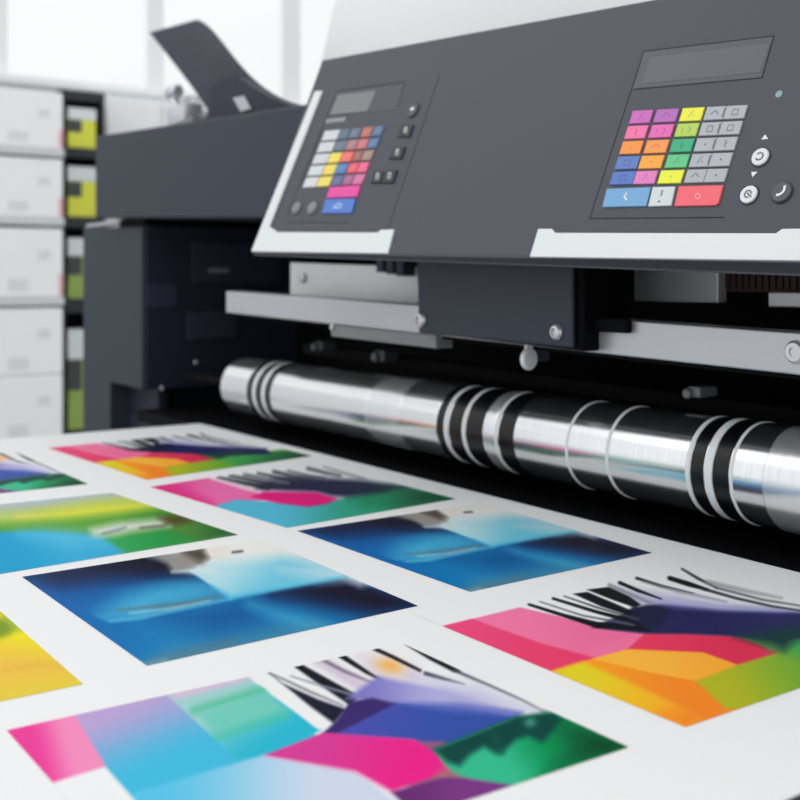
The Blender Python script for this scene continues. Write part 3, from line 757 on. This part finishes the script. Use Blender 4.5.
# roller with its bands
RY, RZ, RR = 0.10, 0.9916, 0.0684
def rx(px): return float(at(px, 400, Y=RY - RR * 0.98)[0])
b = bmesh.new(); x0 = rx(220)
lathe_x(b, [(x0, 0.03), (x0, RR - 0.006), (x0 + 0.006, RR), (-0.46, RR)], RY, RZ, 128)
roller = part('roller', b, M_CHROME, None, True)
m_ = roller.data
def band(p0, p1, m, dr, label):
    bb = bmesh.new(); xa, xb = rx(p0), rx(p1); e = min(0.0012, (xb - xa) * 0.25); r = RR + dr
    lathe_x(bb, [(xa, RR - 0.0006), (xa, r - e * 0.5), (xa + e, r), (xb - e, r), (xb, r - e * 0.5), (xb, RR - 0.0006)], RY, RZ, 128, caps=False)
    return part('band', bb, m, roller, True, label)
for p0, p1 in ((247, 252.4), (256, 261.4), (265.2, 270.5), (437, 444), (449.5, 462), (466.5, 483), (499, 514), (691, 704), (713, 729)):
    band(p0, p1, M_BAND, 0.0008, 'black band')
for p0, p1 in ((252.8, 255.2), (261.8, 264.4), (444.3, 447.8), (462.4, 465.6), (495, 497.6), (566, 568.4), (606, 608.8), (686, 690.2), (705, 712.4), (730, 733.0)):
    band(p0, p1, M_RING, 0.0012, 'white ring')
for p0, p1 in ((222.5, 246.8), (270.8, 365.8), (398.2, 436.8)):
    band(p0, p1, M_FILM3, 0.0004, 'brightened film band')  # copies of the roller film, added to brighten its left segments
for p0, p1 in ((366, 398), (484, 494), (763, 830)):
    band(p0, p1, M_FILM2, 0.0006, 'pale film band')
b = bmesh.new(); lathe_x(b, [(x0 - 0.35, 0.012), (x0 + 0.02, 0.012)], RY, RZ, 24); part('axle', b, M_BLACK, None, True)

# ------------------------------------------------------------------ control console
A0 = at(253, 251.5, Y=-0.165); A1 = at(800, 260.5, Y=-0.095)
e1 = (A1 - A0); Lc = np.linalg.norm(e1); e1 = e1 / Lc
dT = ray(322, 60)
tT = ((A0 - CAM) @ e1) / (dT @ e1)
TL = CAM + tT * dT
e2 = TL - A0; Hc = np.linalg.norm(e2); e2 = e2 / Hc
nrm = np.cross(e1, e2)
if nrm @ (CAM - A0) < 0: nrm = -nrm
def pl(x, y, h=0.0):
    d = ray(x, y); t = ((A0 + nrm * h - CAM) @ nrm) / (d @ nrm); return CAM + t * d
def pq(p): return ((p - A0) @ e1, (p - A0) @ e2)
def onp(p, q, h=0.0): return A0 + e1 * p + e2 * q + nrm * h
# body: face, lip, underside, back
top_r = pl(650, 0); top_l = pl(322, 60)
tdir = (top_r - top_l); Pend = Lc + 0.28
tr_p, tr_q = pq(top_r); tl_p, tl_q = pq(top_l)
topq = lambda p: tl_q + (tr_q - tl_q) * (p - tl_p) / (tr_p - tl_p)
back = np.array([nrm[0] * 0, 0.26, 0.0])
def ring(p):
    s = p / Lc
    lip = 0.008 + 0.0100 * max(s, 0) ** 0.7
    f0 = onp(p, 0); f1 = onp(p, topq(p))
    d0 = f0 - UP * lip * 1.0
    u0 = d0 + np.array([0.0, 0.20, 0.012]); b1 = f1 + np.array([0.0, 0.10, -0.01]); 
    return [f0, f1, b1, u0, d0]
b = bmesh.new()
r0, r1 = ring(0.0), ring(Pend)
va_, vb_ = [b.verts.new(tuple(p)) for p in r0], [b.verts.new(tuple(p)) for p in r1]
b.faces.new(va_); b.faces.new(vb_[::-1])
for i in range(5): 
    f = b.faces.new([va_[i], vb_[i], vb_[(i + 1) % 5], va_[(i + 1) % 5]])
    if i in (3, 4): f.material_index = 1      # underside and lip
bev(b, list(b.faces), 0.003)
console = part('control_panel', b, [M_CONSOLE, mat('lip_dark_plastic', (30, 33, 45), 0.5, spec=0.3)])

def raise_poly(name, pts, h, m, w=0.0005, base=0.0, top=None, parent=None, glyphs=None, label=None):
    bb = bmesh.new()
    P = [pl(x, y, base + h) - nrm * (h + 0.0006) for x, y in pts]
    prism(bb, P, nrm * (h + 0.0006), w)
    ms = [m]
    if glyphs:
        ms.append(glyphs[0])
        for kind, g, wd in glyphs[1]:
            hh = base + h + 0.00012
            if kind == 'line':
                for i in range(len(g) - 1):
                    p_, q_ = pl(*g[i], hh), pl(*g[i + 1], hh)
                    d_ = q_ - p_; d_ = d_ / (np.linalg.norm(d_) + 1e-12); s_ = np.cross(nrm, d_) * wd
                    f = bb.faces.new([bb.verts.new(tuple(map(float, z))) for z in (p_ - s_, q_ - s_, q_ + s_, p_ + s_)]); f.material_index = 1
            else:
                c = pl(*g, hh)
                f = bb.faces.new([bb.verts.new(tuple(map(float, c + (e1 * math.cos(k * math.pi / 6) + e2 * math.sin(k * math.pi / 6)) * wd))) for k in range(12)]); f.material_index = 1
    return part(name, bb, ms, console, False, label)

def strip(pts, wd, closed=False, name='groove'):
    """thin moulded line on the panel"""
    bb = bmesh.new()
    P = [pl(x, y) for x, y in pts]
    if closed: P.append(P[0])
    for i in range(len(P) - 1):
        d_ = P[i + 1] - P[i]; d_ = d_ / np.linalg.norm(d_); s_ = np.cross(nrm, d_) * wd; ex = d_ * wd
        prism(bb, [P[i] - s_ - ex - nrm * 0.0004, P[i + 1] - s_ + ex - nrm * 0.0004, P[i + 1] + s_ + ex - nrm * 0.0004, P[i] + s_ - ex - nrm * 0.0004], nrm * 0.0007)
    return part(name, bb, M_LINE, console)

# white trims
raise_poly('trim', [(251, 251.2), (314.5, 91.2), (322, 90.5), (269, 226.5), (275, 230), (276.5, 232.5), (377.5, 233), (381, 229.6), (393.6, 229.2), (387.3, 253.2)], 0.003, M_WHITE, 0.0008, label='white trim at the left')
raise_poly('trim', [(529.5, 256.6), (538, 228.6), (551.5, 228.6), (555, 233.4), (776, 234.0), (782, 228.6), (860, 227.5), (860, 261.2)], 0.003, M_WHITE, 0.0008, label='white trim at the right')

# right hand pad ------------------------------------------------------------
K = 0.275; ORG = (580, 20)
def c4(u, v): return (ORG[0] + K * u, ORG[1] + K * v)
strip([c4(705, 58), c4(232, 114), c4(35, 722), c4(522, 718)], 0.0007)
strip([c4(705, 58), c4(662, 210), c4(196, 252)], 0.0007)
dsp = raise_poly('display', [c4(232, 116), c4(702, 60), c4(660, 208), c4(194, 250)], 0.0006, M_GLASS, 0.0)
raise_poly('display', [c4(255, 136), c4(690, 84), c4(656, 190), c4(222, 232)], 0.0009, mat('display_lcd_dark', (78, 81, 88), 0.22, spec=0.5), 0.0)
def G(c, r, rows=55.5): return c4(192 - 17.75 * r + c, 330 + rows * r + c * (-0.053 + 0.0055 * r))
def kquad(ca, cb, r, hgt=0.84): return [G(ca, r + hgt), G(cb, r + hgt), G(cb, r), G(ca, r)]
def kmid(ca, cb, r, u=0.5, v=0.5): return G(ca + (cb - ca) * u, r + 0.84 * v)
def squig(ca, cb, r, kind):
    m = lambda u, v: kmid(ca, cb, r, u, v)
    if kind == 0: return [('line', [m(.38, .75), m(.55, .2)], 0.0006), ('dot', m(.62, .62), 0.0010)]
    if kind == 1: return [('line', [m(.3, .3), m(.3, .7)], 0.0006), ('line', [m(.55, .25), m(.7, .5), m(.55, .75)], 0.0006)]
    if kind == 2: return [('dot', m(.5, .5), 0.0013)]
    if kind == 3: return [('line', [m(.36, .3), m(.64, .3), m(.64, .72), m(.36, .72), m(.36, .3)], 0.0005)]
    if kind == 4: return [('line', [m(.28, .6), m(.5, .3), m(.7, .6)], 0.0006)]
    return [('line', [m(.42, .22), m(.56, .45), m(.44, .55), m(.56, .78)], 0.0006)]
def shade(c, f): return tuple(max(0, min(255, v * f)) for v in c)
KEYM = {}
def keymat(c):
    if c not in KEYM:
        KEYM[c] = (mat('key_%d_%d_%d' % c, c, 0.4, noise=0.02, scale=200), mat('keymark_%d_%d_%d' % c, shade(c, 0.78), 0.45))
    return KEYM[c]
rows = [[((0, 74), (200, 100, 184), 0), ((88, 168), (180, 100, 182), 4), ((182, 260), (236, 234, 62), 0)],
        [((0, 74), (240, 112, 168), 5), ((88, 168), (228, 98, 178), 1), ((182, 260), (180, 208, 84), 1)],
        [((0, 74), (246, 146, 60), 2), ((88, 168), (247, 150, 74), 4), ((182, 260), (40, 170, 120), 5)],
        [((0, 80), (88, 120, 190), 3), ((86, 168), (249, 166, 52), 2), ((182, 260), (92, 196, 130), 0)],
        [((0, 84), (78, 116, 190), 3), ((85, 162), (226, 122, 190), 0), ((174, 258), (232, 238, 54), 2)]]
GREY = (172, 176, 183)
for r, rw in enumerate(rows):
    for (ca, cb), col, kd in rw:
        a_, g_ = keymat(col)
        raise_poly('key', kquad(ca, cb, r), 0.0024, a_, 0.0006, glyphs=(g_, squig(ca, cb, r, kd)))
    for (ca, cb), kd in (((270, 341), (4, 3, 2, 0, 4)[r]), ((343, 417), (3, 3, 5, 2, 2)[r])):
        a_ = keymat(GREY)[0]
        gl = squig(ca, cb, r, kd)
        if ca == 270 and r < 4: gl = gl + [('line', [kmid(ca, cb, r, .95, .15), kmid(ca, cb, r, .95, .85)], 0.0009)]
        raise_poly('key', kquad(ca, cb, r), 0.0024, a_, 0.0006, glyphs=(M_GLYPH_D, gl))
blu, whi, red = (112, 164, 210), (208, 214, 218), (240, 96, 108)
raise_poly('key', [c4(80, 680), c4(240, 676), c4(257, 607), c4(97, 613)], 0.0026, keymat(blu)[0], 0.0006, glyphs=(M_GLYPH_W, [('line', [c4(170, 628), c4(160, 642), c4(170, 655)], 0.0012)]))
raise_poly('key', [c4(247, 677), c4(330, 674), c4(345, 605), c4(264, 607)], 0.0026, keymat(whi)[0], 0.0006, glyphs=(M_GLYPH_D, [('line', [c4(300, 618), c4(294, 640)], 0.0011), ('dot', c4(287, 660), 0.0017)]))
raise_poly('key', [c4(342, 676), c4(492, 673), c4(503, 664), c4(520, 600), c4(359, 604)], 0.0026, keymat(red)[0], 0.0006,
           glyphs=(mat('mark_rose', (250, 170, 176), 0.5), [('line', [c4(428 + 9 * math.cos(k * math.pi / 5), 640 + 9 * math.sin(k * math.pi / 5)) for k in range(11)], 0.0006)]))

def knob(c, r, h, m, glyph=None, bez=0.0, gm_=None, label=None, dome=False):
    bb = bmesh.new(); cc = pl(*c, h) - nrm * h
    ms = [m, M_BEZEL, gm_ or M_GLYPH_D]
    if bez: disc_stack(bb, cc - nrm * 0.0005, nrm, [(r + bez, 0), (r + bez, 0.001), (r + bez * 0.6, 0.0016)], 32, 1)
    pr = [(r, 0), (r, h * 0.7), (r * 0.93, h)] if not dome else [(r, 0), (r, h * 0.3), (r * 0.85, h * 0.75), (r * 0.5, h * 0.97), (r * 0.2, h)]
    disc_stack(bb, cc - nrm * 0.0004, nrm, pr, 32, 0)
    for kind, g, wd in (glyph or []):
        hh = h + 0.0002
        P = [cc + e1 * u * r + e2 * v * r + nrm * hh for u, v in g]
        for i in range(len(P) - 1):
            d_ = P[i + 1] - P[i]; d_ = d_ / np.linalg.norm(d_); s_ = np.cross(nrm, d_) * wd * r
            f = bb.faces.new([bb.verts.new(tuple(map(float, z))) for z in (P[i] - s_, P[i + 1] - s_, P[i + 1] + s_, P[i] + s_)]); f.material_index = 2
    return part('button', bb, ms, console, dome, label)
def arc(r, a0, a1, n=10, cx=0, cy=0): return [(cx + r * math.cos(math.radians(a0 + (a1 - a0) * k / n)), cy + r * math.sin(math.radians(a0 + (a1 - a0) * k / n))) for k in range(n + 1)]
RB = 0.0112
knob(c4(652, 495), RB, 0.004, M_WHITE, [('l', arc(0.42, -150, 60), 0.08), ('l', [(-0.35, 0.3), (0.1, 0.45)], 0.07)], 0.0018, label='white round button')
knob(c4(610, 632), RB, 0.004, M_WHITE, [('l', arc(0.40, 0, 300), 0.07), ('l', [(-0.1, 0.1), (0.5, -0.35)], 0.08)], 0.0018, label='white round button')
knob(c4(729, 623), RB * 1.15, 0.004, M_BTN, [('l', arc(0.6, -100, 30, cx=-0.25, cy=0.25), 0.13)], 0.0014, M_GLYPH_W, label='dark round button')
knob(c4(722, 268), RB * 0.42, 0.001, mat('indicator_teal', (130, 162, 168), 0.3), label='pale teal indicator')
raise_poly('mark', [c4(659, 434), c4(684, 432), c4(673, 416)], 0.0003, M_GLYPH_W, 0.0)
raise_poly('mark', [c4(626, 572), c4(645, 552), c4(623, 552)], 0.0003, M_GLYPH_W, 0.0)

# left hand pad ---------------------------------------------------------------
def c3_(u, v): return (240 + 0.25 * u, 60 + 0.25 * v)
def cz(u, v): return (280 + 0.15 * u, 120 + 0.15 * v)
strip([(405.5, 82), (337, 91.2), (286, 218)], 0.0007)
strip([(440, 74), (388, 229)], 0.0006)
strip([(287.5, 222.3), (348, 222.6)], 0.0006)
strip([cz(140, 432), cz(282, 70)], 0.0005)
raise_poly('display', [(336.5, 92.5), (404, 83.8), (396.5, 109.5), (328.8, 115.8)], 0.0006, M_GLASS, 0.0)
raise_poly('display', [(338.2, 95), (376, 90.5), (367, 111), (329.8, 114.6)], 0.0009, M_LCD, 0.0)
for k in range(6):
    u0 = 325.6 + 3.2 * k; v0 = 123.2 - 0.35 * k
    raise_poly('mark', [(u0, v0), (u0 + 2.4, v0 - 0.2), (u0 + 4.0, v0 - 4.4), (u0 + 1.6, v0 - 4.2)], 0.0002, mat('mark_grey', (158, 160, 164), 0.5), 0.0)
cols7 = [[(0, 100, (206, 209, 216)), (106, 168, (92, 112, 132)), (176, 246, (92, 112, 134)), (256, 320, (186, 106, 96)), (328, 394, (84, 112, 146))],
         [(0, 100, (206, 209, 216)), (110, 180, (104, 118, 132)), (186, 254, (170, 118, 122)), (260, 324, (200, 112, 116)), (330, 396, (84, 114, 160))],
         [(0, 97, (206, 209, 214)), (103, 176, (238, 216, 88)), (182, 256, (240, 110, 94)), (264, 318, (160, 92, 92)), (325, 390, (160, 134, 122))],
         [(0, 92, (208, 212, 216)), (98, 174, (238, 216, 88)), (180, 252, (76, 124, 180)), (260, 324, (232, 88, 100)), (330, 390, (240, 96, 140))],
         [(0, 86, (208, 212, 216)), (92, 174, (238, 218, 90)), (180, 252, (88, 100, 146)), (258, 322, (164, 96, 136)), (328, 394, (214, 110, 160))]]
for r, rw in enumerate(cols7):
    sl = -0.088 + 0.006 * r
    g = lambda c, rr: cz(300 - 31.2 * rr + c, 72 + 78 * rr + c * sl)
    for (ca, cb, col) in rw:
        ks = keymat(col)
        gl = None
        if ca > 110:
            m = lambda u, v: g(ca + (cb - ca) * u, r + 0.84 * v)
            gl = (mat('keymark_pale', (196, 192, 198), 0.5), [('line', [m(.35, .7), m(.6, .25)], 0.0006)])
        raise_poly('key', [g(ca, r + .84), g(cb, r + .84), g(cb, r), g(ca, r)], 0.0022, ks[0], 0.0005, glyphs=gl)
raise_poly('key', [cz(308, 519), cz(513, 510), cz(534, 434), cz(332, 446)], 0.0026, keymat((230, 66, 158))[0], 0.0006)
raise_poly('key', [cz(278, 620), cz(466, 620), cz(478, 610), cz(500, 522), cz(302, 528)], 0.0030, keymat((74, 120, 204))[0], 0.0006,
           glyphs=(mat('mark_skyblue', (200, 218, 244), 0.5), [('line', [cz(352, 584), cz(385, 556), cz(410, 562), cz(408, 582), cz(356, 584)], 0.0009)]))
knob(cz(98, 580), 0.0125, 0.006, M_KNOB, None, 0.0012, label='grey round knob', dome=True)
knob(cz(203, 580), 0.013, 0.006, M_KNOB, None, 0.0012, label='grey round knob', dome=True)
knob(c3_(688, 197), 0.0135, 0.004, M_BTN, [('l', [(-0.3, 0), (0.35, 0.1)], 0.22)], 0.0016, M_GLYPH_W, label='dark round button')
for (u, v, w_, hh) in ((660, 282, 24, 24), (626, 370, 24, 24), (547, 467, 20, 24), (595, 464, 23, 26)):
    q = [c3_(u - w_ - 8, v + hh), c3_(u + w_ - 8, v + hh), c3_(u + w_ + 8, v - hh), c3_(u - w_ + 8, v - hh)]
    raise_poly('button', q, 0.0034, M_BEZEL, 0.0008, glyphs=(M_GLYPH_W, [('line', [c3_(u - 4, v + 11), c3_(u - 1, v - 12), c3_(u + 8, v - 12), c3_(u + 4, v + 11)], 0.0009)]), label='dark square button')
